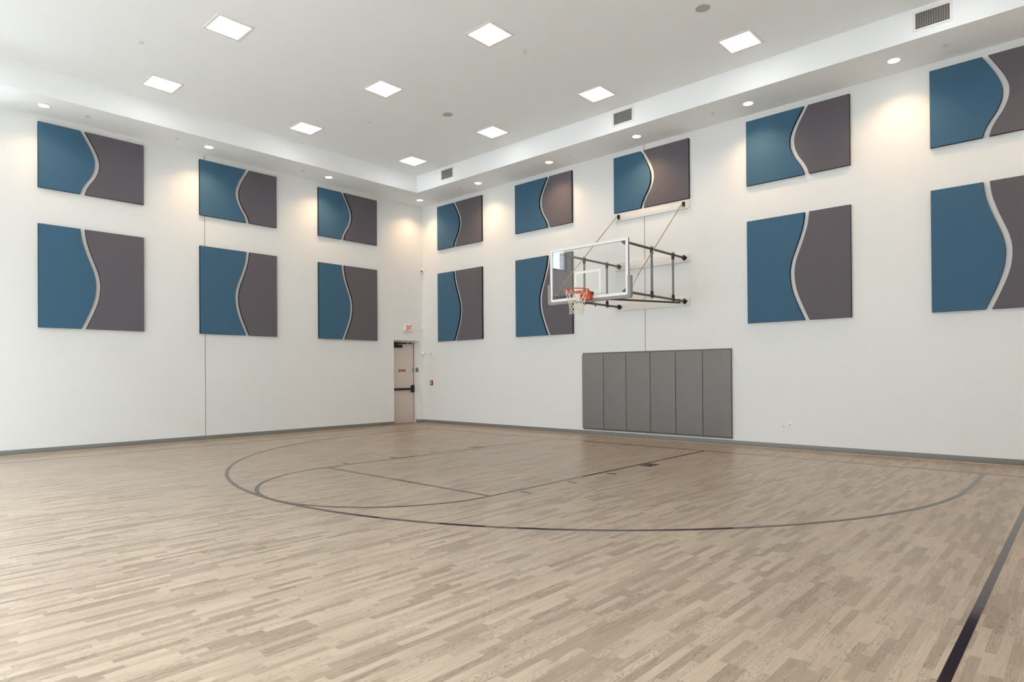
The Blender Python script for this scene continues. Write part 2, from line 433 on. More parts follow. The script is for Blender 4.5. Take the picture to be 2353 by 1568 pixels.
for i, (a, b) in enumerate(BWIN):
    w = empty('window_%d' % (i + 2), ((a + b) / 2, RY - .6, BW0)); tag(w, 'tall window in the wall behind the camera', 'window', kind='structure')
    g = G(); fw = .17; y0, y1 = RY - .8, RY - .5
    g.box(a, a + fw, y0, y1, BW0, BW1); g.box(b - fw, b, y0, y1, BW0, BW1); g.box((a + b) / 2 - fw / 2, (a + b) / 2 + fw / 2, y0, y1, BW0 + fw, BW1 - fw)
    g.box(a + fw, b - fw, y0, y1, BW0, BW0 + fw); g.box(a + fw, b - fw, y0, y1, BW1 - fw, BW1)
    part('window_frame', g, M['winframe'], w)
    g = G(); g.box(a + fw, b - fw, RY - .66, RY - .64, BW0 + fw, BW1 - fw); part('pane', g, M['pane'], w)
def portal(loc, rot, sx, sy):
    l = bpy.data.lights.new('window_portal', 'AREA'); l.shape = 'RECTANGLE'; l.size = sx * F; l.size_y = sy * F; l.energy = 1; l.cycles.is_portal = True
    o = bpy.data.objects.new('window_portal', l); C.objects.link(o); o.location = Vector(loc) * F; o.rotation_euler = rot
for a, b in WIN: portal((-.8, (a + b) / 2, (WZ0 + WZ1) / 2), (0, -math.pi / 2, 0), WZ1 - WZ0, b - a)
for a, b in BWIN: portal(((a + b) / 2, RY - .85, (BW0 + BW1) / 2), (math.pi / 2, 0, math.pi), b - a, BW1 - BW0)

# court lines: painted on the floor, so parts of it
LZ = .006
def court(name, g): return link(name, g.mesh(name, M['line']), floor)
lw = 2 / 12
SL, SR = 3.97, 47.18
g = G(); g.box(SL, SR, BASE - lw, BASE, 0, LZ); court('baseline', g)
for x in (SL, SR - lw):
    g = G(); g.box(x, x + lw, -47.0, BASE - lw, 0, LZ); court('sideline', g)
for s in (-1, 1):
    g = G(); x = HX + s * 6; g.box(x, x - s * lw, BASE - 19, BASE - lw, 0, LZ); court('lane_line', g)
g = G(); g.box(HX - 6 + lw, HX + 6 - lw, BASE - 19, BASE - 19 + lw, 0, LZ); court('free_throw_line', g)
arc = [math.pi * i / 96 for i in range(97)]
def plan(cx, cy, r, qs): return [(cx + r * math.cos(q), cy - r * math.sin(q)) for q in qs]
g = G(); g.ribbon(plan(HX, BASE - 19, 6, arc), plan(HX, BASE - 19, 6 - lw, arc), 0, LZ); court('free_throw_circle', g)
A = [(HX + 19.75, BASE - lw)] + plan(HX, BASE - 5.25, 19.75, arc) + [(HX - 19.75, BASE - lw)]
B = [(HX + 19.75 - lw, BASE - lw)] + plan(HX, BASE - 5.25, 19.75 - lw, arc) + [(HX - 19.75 + lw, BASE - lw)]
g = G(); g.ribbon(A, B, 0, LZ * 1.5); court('three_point_line', g)
for s in (-1, 1):
    x0, x1 = HX + s * 6.2, HX + s * 6.72
    for k, d in enumerate((11.1, 14.2, 17.35)):
        g = G(); g.box(x0, x1, BASE - d - lw, BASE - d, 0, LZ); court('lane_mark', g)
    g = G(); g.box(HX + s * 6.05, HX + s * 6.72, BASE - 8, BASE - 7, 0, LZ); court('lane_block', g)

# ================================================================== DOOR
d = empty('door_1', (-.75, -2.0, 0)); tag(d, 'beige steel exit door with black panic bar, recessed by the corner', 'door', kind='structure')
g = G(); fx0, fx1 = -.95, -.68
g.box(fx0, fx1, DY1 - .17, DY1, 0, DZ); g.box(fx0, fx1, DY0, DY0 + .17, 0, DZ); g.box(fx0, fx1, DY0 + .17, DY1 - .17, 7.93, DZ)
part('door_frame', g, M['frame'], d, bevel=.01)
g = G(); g.box(-.97, -.93, DY0 + .1, DY1 - .1, 0, 7.95); part('gap_shade_sheet', g, M['gap'], d)  # black sheet added behind the leaf; paints the shade in the gap
g = G(); g.box(-.90, -.74, DY0 + .18, DY1 - .25, .03, 7.87); part('door_leaf', g, M['leaf'], d, bevel=.008)
g = G(); g.box(-.74, -.60, -3.36, -2.07, 7.40, 7.70); cl = part('door_closer', g, M['black'], d, bevel=.015)
g = G(); g.box(-.68, -.60, -3.36, -1.55, 7.775, 7.86); g.box(-.70, -.62, -3.0, -2.85, 7.68, 7.80); g.tube([(-.58, -3.3, 7.74), (-.58, -2.62, 7.90)], .03, 8)
g.tube([(-.6, -2.72, 7.7), (-.6, -2.72, 7.93)], .05, 10); g.box(-.66, -.60, -1.25, -1.02, 7.78, 7.87)
part('closer_arm', g, M['black'], cl, origin=(-.75, -2.0, 0))
eb = G(); eb.box(-.74, -.56, -3.36, -.98, 3.25, 3.46)
eb = part('push_bar', eb, M['black'], d, bevel=.03)
g = G(); g.box(-.74, -.52, -.98, -.64, 3.02, 3.74); part('latch_case', g, M['black'], eb, origin=(-.75, -2.0, 0), bevel=.05)
g = G(); g.box(-.745, -.70, -.80, -.605, 5.0, 5.46); tag(part('latch_guard_plate', g, M['steel'], d, bevel=.012), 'steel guard plate on the door edge')
g = G(); g.box(-.66, -.26, DY1 - .03, DY1, 5.02, 5.46); g.box(-.62, -.56, DY1 - .10, DY1 - .03, 5.12, 5.36); g.box(-.50, -.36, DY1 - .05, DY1 - .03, 5.30, 5.42)
g.mi = 1; g.box(-.60, -.52, DY1 - .055, DY1 - .03, 5.16, 5.26); g.box(-.47, -.38, DY1 - .055, DY1 - .03, 5.14, 5.25)
tag(part('strike_plate', g, [M['steel'], M['black']], d, bevel=.004), 'steel strike plate in the door reveal')
g = G(); g.box(-.74, -.728, -2.50, -1.60, 5.02, 5.33); ws = part('alarm_sign', g, M['signwhite'], d)
tag(ws, 'red emergency use only alarm sign with white letters')
g = G(); g.box(-.728, -.722, -2.475, -1.625, 5.045, 5.305)
part('sign_face', g, M['signred'], ws, origin=(-.75, -2.0, 0))
for txt, z, w in (('EMERGENCY USE ONLY', 5.228, .74), ('ALARM WILL SOUND', 5.115, .62)):
    me = text_mesh('sign_text', txt, .092, w, .002, .002); me.materials.append(M['signwhite'])
    t = bpy.data.objects.new('lettering', me); C.objects.link(t); t.parent = ws
    t.location = Vector((-.72 + .75, -2.05 + 2.0, z)) * F; t.rotation_euler.z = math.pi / 2

# ================================================================== WALL MOUNTED THINGS (local frame: X along wall, -Y out of wall)
PL = math.pi / 2    # rotation for the left wall: local X -> +Y, local -Y -> +X
def wall_pos(wall, s, z): return ((0, s, z), PL) if wall == 'L' else ((s, 0, z), 0.0)

# ---- acoustic panels
PW, PT = 6.06, .17
UP = [(20.95, 0), (20.4, .31), (19.87, .59), (19.35, .785), (18.95, .835), (18.5, .78), (18.0, .58), (17.6, .33), (17.2, .12), (16.8, 0)]
LO = [(14.5, 0), (13.78, .09), (13.0, .305), (12.28, .56), (11.6, .785), (10.9, .885), (10.1, .82), (9.4, .63), (8.65, .34), (7.95, .04)]
def curve(P, n=7):
    out = []
    Q = [P[0]] + P + [P[-1]]
    for i in range(1, len(Q) - 2):
        p0, p1, p2, p3 = Q[i - 1], Q[i], Q[i + 1], Q[i + 2]
        for k in range(n):
            t = k / n; r = []
            for a in (0, 1):
                r.append(.5 * ((2 * p1[a]) + (p2[a] - p0[a]) * t + (2 * p0[a] - 5 * p1[a] + 4 * p2[a] - p3[a]) * t * t + (-p0[a] + 3 * p1[a] - 3 * p2[a] + p3[a]) * t ** 3))
            out.append(tuple(r))
    out.append(P[-1]); return out
pmesh = {}
def panel_mesh(row, bulge, colour):
    key = (row, bulge, colour)
    if key in pmesh: return pmesh[key]
    P = curve(UP if row == 'up' else LO); z0, z1 = P[-1][0], P[0][0]
    if colour == 'blue':
        x = 2.27 if bulge > 0 else 3.53
        edge = [(x + bulge * dx, z - z0) for z, dx in P]
        out = [(0, z1 - z0)] + edge + [(0, 0)]
    else:
        x = 2.54 if bulge > 0 else 3.80
        edge = [(x + bulge * dx, z - z0) for z, dx in P]
        out = [(PW, z1 - z0)] + edge + [(PW, 0)]
    g = G(); g.prism(out, 'y', -PT, -.008)
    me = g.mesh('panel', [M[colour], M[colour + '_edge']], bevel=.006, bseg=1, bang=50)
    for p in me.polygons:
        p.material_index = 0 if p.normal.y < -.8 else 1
    pmesh[key] = me; return me
Lset = [(-31.33, 1, 'leftmost pair on the left wall'), (-21.48, -1, 'middle pair on the left wall over the joint'), (-11.62, 1, 'pair on the left wall nearest the exit door')]
Rset = [(2.43, 1, 'first pair right of the room corner'), (12.53, -1, 'second pair right of the room corner'), (22.52, 1, 'pair above the basketball hoop'),
        (32.57, -1, 'pair right of the hoop'), (42.55, 1, 'pair at the right edge of the photo')]
for wall, S in (('L', Lset), ('R', Rset)):
    for s, bul, where in S:
        for row in ('up', 'lo'):
            if wall == 'R' and s == 22.52 and row == 'lo': continue
            z = 16.8 if row == 'up' else 7.95
            pos, rz = wall_pos(wall, s, z)
            rowtxt = 'upper' if row == 'up' else 'lower'
            if s == 12.53 and row == 'lo': wh = 'pair left of and behind the hoop'
            else: wh = where
            for colour in ('blue', 'grey'):
                o = link('acoustic_panel', panel_mesh(row, bul, colour), None, pos, rz)
                only = '' if s == 22.52 else rowtxt + ' '
                side = 'left' if colour == 'blue' else 'right'
                edge = 'bulging' if (bul > 0) == (colour == 'blue') else 'hollow'
                tag(o, '%s%s curved-edge panel, %s' % (only, colour, wh), 'wall panel', colour + ' curved acoustic wall panels')

# ---- wall pads below the hoop
ords = ['leftmost of the six grey wall pads under the hoop', 'second grey wall pad from the left under the hoop', 'third grey wall pad from the left, pale scuff marks on its middle',
        'fourth grey wall pad from the left under the hoop', 'fifth grey wall pad from the left, next to the last one', 'rightmost of the six grey wall pads under the hoop']
for i in range(6):
    x0 = 19.46 + 2 * i
    p = empty('wall_pad', (x0 + 1, 0, .42)); tag(p, ords[i], 'wall pad', 'grey wall pads under the hoop')
    g = G(); g.box(x0 + .012, x0 + 1.988, -.19, -.035, .53, 6.27)
    me = g.mesh('cushion', [M['vinyl_scuffed' if i == 2 else 'vinyl'], M['vinyl_edge']], (x0 + 1, 0, .42), bevel=.03, bseg=3)
    for q in me.polygons: q.material_index = 0 if q.normal.y < -.35 else 1
    link('cushion', me, p)
    for z0, z1 in ((6.27, 6.385), (.42, .53)):
        g = G(); g.box(x0, x0 + 2, -.05, -.032, z0, z1); g.mi = 1
        for k in (.12, .3, 1.7, 1.88):
            g.disc((x0 + k, (z0 + z1) / 2), 0, .014, 'y', -.056, -.05, 8)
        part('nailing_strip', g, [M['strip'], M['black']], p)
    g = G(); g.box(x0 + .02, x0 + 1.98, -.035, -.03, .42, 6.385); part('backing_board', g, M['vinyl_edge'], p)

# ---- outlets
def outlet(pos, rz, label, kind):
    o = empty('wall_outlet', pos, rz); tag(o, label, 'outlet', 'white wall outlets near the floor')
    g = G(); g.box(-.115, .115, -.022, 0, 0, .375); link('cover_plate', g.mesh('cover_plate', M['plastic'], bevel=.008), o)
    if kind == 'duplex':
        for z in (.115, .26):
            g = G(); g.disc((0, z), 0, .055, 'y', -.03, -.02, 16); g.mi = 1
            for dx in (-.022, .022): g.box(dx - .005, dx + .005, -.032, -.028, z - .004, z + .028)
            g.disc((0, z - .028), 0, .008, 'y', -.032, -.028, 8)
            link('receptacle', g.mesh('receptacle', [M['slot'], M['joint']]), o)
    else:
        g = G(); g.disc((0, .21), 0, .028, 'y', -.05, -.02, 12); link('jack', g.mesh('jack', M['black']), o)
        g = G(); g.disc((0, .125), 0, .012, 'y', -.028, -.02, 10); link('screw', g.mesh('screw', M['screw']), o)
    return o
for wall, s, z, label, kind in [
    ('L', -21.89, 1.30, 'white duplex outlet left of the wall joint, near the floor', 'duplex'),
    ('L', -8.51, 1.29, 'white duplex outlet between the wall joint and the exit door', 'duplex'),
    ('R', 18.63, 1.34, 'white duplex outlet just left of the grey wall pads', 'duplex'),
    ('R', 34.66, 1.31, 'white duplex outlet right of the wall pads, left one of two', 'duplex'),
    ('R', 35.12, 1.32, 'white jack plate with a black centre hole, right of the wall pads', 'jack')]:
    pos, rz = wall_pos(wall, s, z); outlet(pos, rz, label, kind)

# ---- exit sign
e = empty('exit_sign', (0, -1.92, 9.02), PL); tag(e, 'white EXIT sign with red letters above the exit door', 'exit sign')
g = G(); g.box(-.45, .45, -.19, 0, 0, .62); link('housing', g.mesh('housing', M['plastic'], bevel=.03, bseg=3), e)
g = G(); g.box(-.41, .41, -.197, -.19, .05, .57); fc = link('sign_face', g.mesh('sign_face', M['exitface']), e)
me = text_mesh('exit_lettering', 'EXIT', .50, .66, .006, .006); me.materials.append(M['exitred'])
t = link('lettering', me, fc, (.02, -.2, .31)); 
for v in me.vertices: v.co.z *= 1.18
# ---- fire alarm strobe and pull station
e = empty('wall_mounted_strobe', (1.36, 0, 6.62)); tag(e, 'small white fire alarm strobe on the hoop wall by the corner', 'alarm')
g = G(); g.box(-.17, .17, -.09, 0, 0, .45); link('casing', g.mesh('casing', M['plastic'], bevel=.02), e)
g = G(); g.ball((-.05, -.10, .2), .085, 8, (1, .8, 1)); link('lens', g.mesh('lens', M['clear']), e)
g = G(); g.box(.06, .13, -.1, -.09, .06, .1); link('grille', g.mesh('grille', M['joint']), e)
e = empty('wall_mounted_pull_station', (1.34, 0, 3.72)); tag(e, 'red fire pull station on the hoop wall by the corner', 'alarm')
g = G(); g.box(-.16, .16, -.13, 0, 0, .48); link('casing', g.mesh('casing', M['firered'], bevel=.03), e)
g = G(); g.box(-.12, .12, -.165, -.12, .20, .27); g.box(-.03, .03, -.165, -.12, .1, .2); link('pull_handle', g.mesh('pull_handle', M['signwhite'], bevel=.008), e)
g = G(); g.box(-.1, .1, -.137, -.13, .36, .41); link('white_band', g.mesh('white_band', M['signwhite']), e)
# ---- corner sensors (mounted across the corner) and security camera
CR = math.pi / 4
for z, w, h, label in ((9.27, .30, .37, 'white motion sensor in the room corner, level with the exit sign'), (6.68, .23, .30, 'smaller white sensor in the room corner beside the top of the door')):
    e = empty('motion_detector', (.11, -.11, z), CR); tag(e, label, 'sensor', 'white sensors in the room corner')
    g = G(); g.box(-w / 2, w / 2, -.12, .04, 0, h); link('casing', g.mesh('casing', M['plastic'], bevel=.03), e)
    g = G(); g.disc((0, h * .42), 0, .035, 'y', -.128, -.118, 12); link('lens', g.mesh('lens', M['joint']), e)
e = empty('security_camera', (.14, -.14, 15.06), CR); tag(e, 'small white dome camera with black lens, high in the room corner', 'camera')
g = G(); g.disc((0, 0), 0, .20, 'y', -.06, .05, 24); link('mounting_plate', g.mesh('mounting_plate', M['plastic'], bevel=.02), e)
g = G(); g.ball((0, -.08, 0), .19, 12, (1, .85, 1)); link('housing', g.mesh('housing', M['plastic']), e)
g = G(); g.ball((-.05, -.16, -.04), .105, 12); link('lens', g.mesh('lens', M['lens']), e)

# ================================================================== CEILING THINGS
XS = [6.55, 15.93, 25.33, 34.8, 44.2]; YS = [-6.43, -16.42, -26.22, -36.1, -46.0]
def pl(i, j):
    names = {(0, 0): 'square ceiling light in the tray corner nearest the exit door',
             (2, 0): 'square ceiling light nearest the middle air vent',
             (3, 0): 'square ceiling light at the upper right of the photo',
             (0, 1): 'square ceiling light near the left soffit, one row out from the corner light',
             (1, 1): 'square ceiling light in the middle of the tray ceiling',
             (2, 1): 'square ceiling light at the top centre of the photo',
             (0, 2): 'square ceiling light near the left soffit, nearest the left photo edge',
             (1, 2): 'square ceiling light at the upper left, topmost on that side'}
    names[(1, 0)] = 'square ceiling light between the corner air vent and the round speaker'
    return names.get((i, j), 'square ceiling light over the court behind the camera')
proto = None
for i, x in enumerate(XS):
    for j, y in enumerate(YS):
        if proto is None:
            proto = empty('ceiling_light', (x, y, ZC)); o = proto
            g = G(); a, b = .965, .82
            g.ring(-a, a, -a, a, a - b, -.03, 0, 'z')
            link('frame', g.mesh('frame', M['white'], bevel=.006), o)
            g = G(); g.box(-b, b, -b, b, -.012, 0); link('diffuser', g.mesh('diffuser', M['diffuser']), o)
        else: o = copy_tree(proto, (x, y, ZC))
        tag(o, pl(i, j), 'ceiling light', 'square lights in the tray ceiling')
    l = bpy.data.lights.new('panel_lamp', 'AREA'); l.shape = 'SQUARE'; l.size = 1.62 * F; l.energy = PANEL_W; l.color = (.88, .955, 1.0); l.spread = math.radians(SPREAD)
    lo = bpy.data.objects.new('panel_lamp', l); C.objects.link(lo); lo.parent = o; lo.location = (0, 0, -.016 * F)

DL = [(1.88, -31.36, 'round downlight in the left soffit nearest the left photo edge'), (1.88, -21.5, 'round downlight in the left soffit above the wall joint'),
      (1.88, -11.66, 'round downlight in the left soffit above the panels nearest the door'), (1.88, -1.85, 'round downlight in the soffit right in the room corner'),
      (9.72, -1.8, 'round downlight above the first panels right of the corner'), (17.63, -1.8, 'round downlight above the second panels right of the corner'),
      (25.5, -1.8, 'round downlight directly above the hoop panels'), (33.38, -1.8, 'round downlight above the panels right of the hoop'),
      (41.22, -1.8, 'round downlight nearest the right photo edge')]
DL += [(1.88, -41.2, None), (49.1, -1.8, None), (49.1, -11.7, None), (49.1, -21.5, None), (49.1, -31.4, None), (49.1, -41.2, None), (9.7, -50.8, None), (25.5, -50.8, None), (41.2, -50.8, None)]
proto = None
for x, y, lab in DL:
    if proto is None:
        proto = empty('downlight', (x, y, ZS)); o = proto
        g = G(); g.disc((0, 0), .285, .35, 'z', -.025, 0, 40); link('trim_ring', g.mesh('trim_ring', M['white'], bevel=.006), o)
        g = G(); g.disc((0, 0), 0, .29, 'z', -.016, -.002, 40); link('lens', g.mesh('lens', M['bulb']), o)
    else: o = copy_tree(proto, (x, y, ZS))
    tag(o, lab or 'round downlight in the soffit outside the photo', 'downlight', 'round downlights in the soffit')
    l = bpy.data.lights.new('downlight_lamp', 'SPOT'); l.energy = 64; l.color = (1.0, .64, .35); l.spot_size = math.radians(124); l.spot_blend = 1.0; l.shadow_soft_size = .06
    lo = bpy.data.objects.new('downlight_lamp', l); C.objects.link(lo); lo.parent = o; lo.location = (0, 0, -.035 * F)

proto = None
for x, y, lab in [(15.92, -10.93, 'round grey ceiling speaker between the square lights, far one'), (34.76, -10.9, 'round grey ceiling speaker at the top right of the photo')]:
    if proto is None:
        proto = empty('ceiling_speaker', (x, y, ZC)); o = proto
        g = G(); g.disc((0, 0), .345, .385, 'z', -.02, 0, 40); link('rim', g.mesh('rim', M['slot'], bevel=.005), o)
        g = G(); g.disc((0, 0), 0, .35, 'z', -.012, 0, 40); link('grille', g.mesh('grille', M['speaker']), o)
    else: o = copy_tree(proto, (x, y, ZC))
    tag(o, lab, 'speaker', 'round speakers in the tray ceiling')

proto = None
for x, y, z, lab in [(11.0, -28.83, ZC, 'sprinkler cover in the tray ceiling at the upper left, between two square lights'), (10.85, -13.88, ZC, 'sprinkler cover in the tray ceiling left of the far speaker'),
                  (25.53, -13.82, ZC, 'sprinkler cover in the tray ceiling beside the top centre light'),
                  (1.85, -29.06, ZS, 'sprinkler cover in the left soffit above the leftmost panels'), (1.9, -23.7, ZS, 'sprinkler cover in the left soffit just left of the wall joint'),
                  (1.9, -14.04, ZS, 'sprinkler cover in the left soffit left of the panels nearest the door'),
                  (7.37, -1.8, ZS, 'sprinkler cover in the right soffit near the room corner'), (19.58, -1.8, ZS, 'sprinkler cover in the right soffit left of the hoop panels'),
                  (31.09, -1.8, ZS, 'sprinkler cover in the right soffit right of the hoop panels'), (43.5, -1.75, ZS, 'sprinkler cover in the right soffit under the nearest air vent')]:
    if proto is None:
        proto = empty('ceiling_sprinkler', (x, y, z)); o = proto
        g = G(); g.disc((0, 0), 0, .10, 'z', -.035, 0, 24); link('neck', g.mesh('neck', M['joint']), o)
        g = G(); g.disc((0, 0), 0, .135, 'z', -.05, -.035, 32); link('cap', g.mesh('cap', M['white'], bevel=.004), o)
    else: o = copy_tree(proto, (x, y, z))
    tag(o, lab, 'sprinkler', 'round white sprinkler covers')

proto = None
for x, lab in [(6.84, 'white air vent nearest the room corner'), (24.66, 'white air vent in the middle of the soffit face'), (42.40, 'white air vent at the top right of the photo')]:
    if proto is None:
        proto = empty('air_vent', (x, -SD, 21.77)); o = proto
        w, h, b = 1.65, 1.0, .115
        g = G(); g.ring(0, w, 0, h, b, -.03, 0)
        link('frame', g.mesh('frame', M['white'], bevel=.008), o)
        g = G(); g.box(b, w - b, -.004, 0, b, h - b); link('duct_shade_plate', g.mesh('duct_shade_plate', M['darkvoid']), o)  # flat plate; the shade inside the duct is painted by its dark colour
        g = G(); n = 13
        for k in range(1, n): zz = b + (h - 2 * b) * k / n; g.box(b, w - b, -.024, -.012, zz - .005, zz + .005)
        for k in range(1, 14): xx = b + (w - 2 * b) * k / 14; g.box(xx - .003, xx + .003, -.012, -.006, b, h - b)
        link('louvre_grid', g.mesh('louvre_grid', M['slot']), o)
    else: o = copy_tree(proto, (x, -SD, 21.77))
    tag(o, lab, 'air vent', 'air vents in the soffit face')

# ================================================================== BASKETBALL HOOP
H = empty('basketball_hoop', (HX, 0, 9.4)); tag(H, 'wall mounted basketball hoop with glass backboard, orange rim and white net', 'basketball hoop')
HO = (HX, 0, 9.4)
def hp(name, g, m, parent=H, **k): return link(name, g.mesh(name, m, HO, **k), parent)
bx0, bx1, bz0, bz1 = 22.41, 28.40, 9.50, 12.98
# frame
g = G(); fw = .19; y0, y1 = BB - .03, BB + .12
g.ring(bx0, bx1, bz0, bz1, fw, y0, y1, tt=fw * .85)
me = g.mesh('backboard_frame', [M['bbwhite'], M['alu']], HO, bevel=.006, bseg=1)
for p in me.polygons: p.material_index = 0 if p.normal.y < -.5 else 1
bf = link('backboard_frame', me, H)
g = G(); g.box(bx0 + fw - .02, bx1 - fw + .02, BB - .012, BB + .02, bz0 + fw - .02, bz1 - fw * .85 + .02)
gl = hp('backboard_glass', g, M['glass']); tag(gl, 'clear glass backboard')
g = G(); t = .155; a, b, c, e_ = 24.41, 26.42, 9.82, 11.32; y0, y1 = BB - .02, BB - .013
g.ring(a, b, c, e_, t, y0, y1)
hp('target_square', g, M['target'], gl)
# maker's wordmark at the lower left of the glass
me = text_mesh('wordmark', 'GARED', .23, 1.02, .002, .006); me.materials.append(M['black'])
t_ = link('wordmark', me, gl, (23.66 - HX, BB - .018, 9.80 - 9.4))
g = G(); g.disc((22.97, 9.80), .055, .10, 'y', BB - .02, BB - .013, 20); g.box(22.97, 23.06, BB - .02, BB - .013, 9.79, 9.815); hp('round_mark', g, M['black'], gl)
# padding (U shape)
def rpath(pts, rads, n=6):
    out = []; k = len(pts)
    for i, p in enumerate(pts):
        r = rads[i]
        if r <= 0: out.append(p); continue
        p = Vector(p); a = (Vector(pts[i - 1]) - p).normalized(); b = (Vector(pts[(i + 1) % k]) - p).normalized()
        s0, s1 = p + a * r, p + b * r
        for j in range(n + 1):
            q = j / n; out.append(tuple((1 - q) ** 2 * s0 + 2 * q * (1 - q) * p + q * q * s1))
    return out
px0, px1, pz0, pz1 = 22.22, 28.58, 9.33, 10.70
ou = rpath([(px0, pz1), (px0, pz0), (px1, pz0), (px1, pz1), (bx1 - .03, pz1), (bx1 - .03, bz0 + .02), (bx0 + .03, bz0 + .02), (bx0 + .03, pz1)],
           [.12, .18, .18, .12, .0, .14, .14, .0])
g = G(); g.prism(ou, 'y', BB - .085, BB + .20)
hp('edge_padding', g, M['pad'], bevel=.03, bseg=2)
# corner brackets behind the glass
for (cx, sx) in ((bx0 + fw, 1), (bx1 - fw, -1)):
    for (cz, sz) in ((bz0 + fw, 1), (bz1 - fw, -1)):
        g = G(); o_ = [(cx - sx * .1, cz - sz * .08), (cx + sx * .30, cz - sz * .08), (cx + sx * .30, cz + sz * .07), (cx, cz + sz * .27), (cx - sx * .1, cz + sz * .27)]
        g.prism(o_, 'y', BB + .03, BB + .11); g.mi = 1; g.disc((cx + sx * .2, cz + sz * .02), 0, .035, 'y', BB + .02, BB + .03, 10)
        hp('corner_bracket', g, [M['green'], M['steel']])
# rim
rx, ry, rz_, rr = HX + .02, BB - 1.25, 10.0, .75
g = G(); g.tube([(rx + rr * math.cos(q), ry + rr * math.sin(q), rz_ - .026) for q in [2 * math.pi * i / 48 for i in range(48)]], .031, 10, closed=True)
# front face plate and shroud between ring and box
g.prism([(rx - .40, BB - .36), (rx - .62, BB - .80), (rx - .56, BB - .84), (rx - .28, BB - .50), (rx + .28, BB - .50), (rx + .56, BB - .84), (rx + .62, BB - .80), (rx + .40, BB - .36)], 'z', rz_ - .17, rz_ - .03)
g.tube([(rx + .70 * math.cos(q), ry + .70 * math.sin(q), rz_ - .115) for q in [math.radians(-20) + math.radians(220) * i / 28 for i in range(29)]], .018, 8)
for q in [2 * math.pi * i / 12 + .13 for i in range(12)]:
    g.tube([(rx + .73 * math.cos(q), ry + .73 * math.sin(q), rz_ - .05), (rx + .70 * math.cos(q), ry + .70 * math.sin(q), rz_ - .11)], .012, 6)
rim = hp('rim', g, M['orange'])
g = G(); g.box(rx - .39, rx + .38, BB - .40, BB - .03, 9.42, 9.95); hb = hp('rim_mount', g, M['orange'], bevel=.035, bseg=3)
g = G(); g.box(rx + .38, rx + .45, BB - .18, BB - .06, 9.74, 9.90); hp('release_knob', g, M['black'], hb, bevel=.01)
g = G(); g.box(rx - .84, rx - .40, BB - .12, BB - .10, 9.42, 9.80); hp('mounting_plate', g, M['bbwhite'], hb)
# net
RZ = [(9.93, .72), (9.60, .63), (9.34, .55), (9.12, .49), (8.93, .45), (8.76, .43), (8.60, .425), (8.47, .44)]
g = G(); n = 12
def node(k, j): 
    z, r = RZ[k]; q = 2 * math.pi * (j + (.5 if k % 2 else 0)) / n + .13
    return (rx + r * math.cos(q), ry + r * math.sin(q), z)
for k in range(len(RZ) - 1):
    for j in range(n):
        a = node(k, j)
        nb = (j, j - 1) if k % 2 == 0 else (j + 1, j)
        for jj in nb:
            b = node(k + 1, jj)
            g.tube([a, b], .0135, 5, caps=False)
        g.ball(a, .019, 3)
for j in range(n): g.ball(node(len(RZ) - 1, j), .019, 3)
hp('net', g, M['net'])
# pipes
PXL, PXR, ZT, ZB = 22.93, 28.2, 12.73, 9.72
def clamp(g, c, axis):
    r = .105
    if axis == 'y': g.disc((c[0], c[2]), 0, r, 'y', c[1] - .09, c[1] + .09, 12)
    else: g.disc((c[0], c[1]), 0, r, 'z', c[2] - .09, c[2] + .09, 12)
for x in (PXL, PXR):
    for z in (ZT, ZB):
        g = G(); g.tube([(x, -.13, z), (x, BB + .12, z)], .076, 14); pp = hp('support_pipe', g, M['pipe'])
        g = G(); g.prism([(x - .2, z), (x, z - .2), (x + .2, z), (x, z + .2)], 'y', -.16, -.12); g.tube([(x, -.15, z), (x, -.42, z)], .105, 12)
        g.box(x - .03, x + .03, -.36, -.16, z - .16, z + .16)
        for q in (-.15, .15): g.tube([(x + q, -.15, z), (x + q, -.22, z)], .022, 6); g.tube([(x, -.15, z + q), (x, -.22, z + q)], .022, 6)
        hp('wall_flange', g, M['clamp'], pp)
    for y in (-1.8, -4.6):
        g = G(); g.tube([(x, y, ZB), (x, y, ZT)], .072, 14); st = hp('upright_strut', g, M['galv'])
        for z, s in ((ZT, 1), (ZB, -1)):
            g = G(); clamp(g, (x, y, z), 'y'); g.disc((x, y), 0, .1, 'z', z - s * .30, z - s * .07, 12)
            for dy in (-.07, .07):
                g.tube([(x - .03, y + dy, z + s * .07), (x - .03, y + dy, z + s * .20)], .017, 6); g.tube([(x + .06, y + dy, z + s * .07), (x + .06, y + dy, z + s * .17)], .017, 6)
                g.tube([(x - .16, y + dy, z), (x + .16, y + dy, z)], .018, 6)
            hp('pipe_clamp', g, M['clamp'], st)
for x, s, ys in ((PXL, 1, -3.2), (PXR, -1, -.85)):
    g = G(); g.tube([(x, ys, ZB - .14 * (s < 0)), (HX - s * .25, BB + .25, ZB - .17)], .066, 12); g.tube([(x, ys - .1, ZB - .17), (x, ys - .1, ZB + .1)], .05, 8)
    g.disc((x, ZB), 0, .1, 'y', ys - .16, ys + .02, 12)
    g.tube([(HX - s * .25, BB + .25, ZB - .17), (HX - s * .25, BB + .25, 9.75)], .05, 8)
    hp('diagonal_brace', g, M['pipe'])
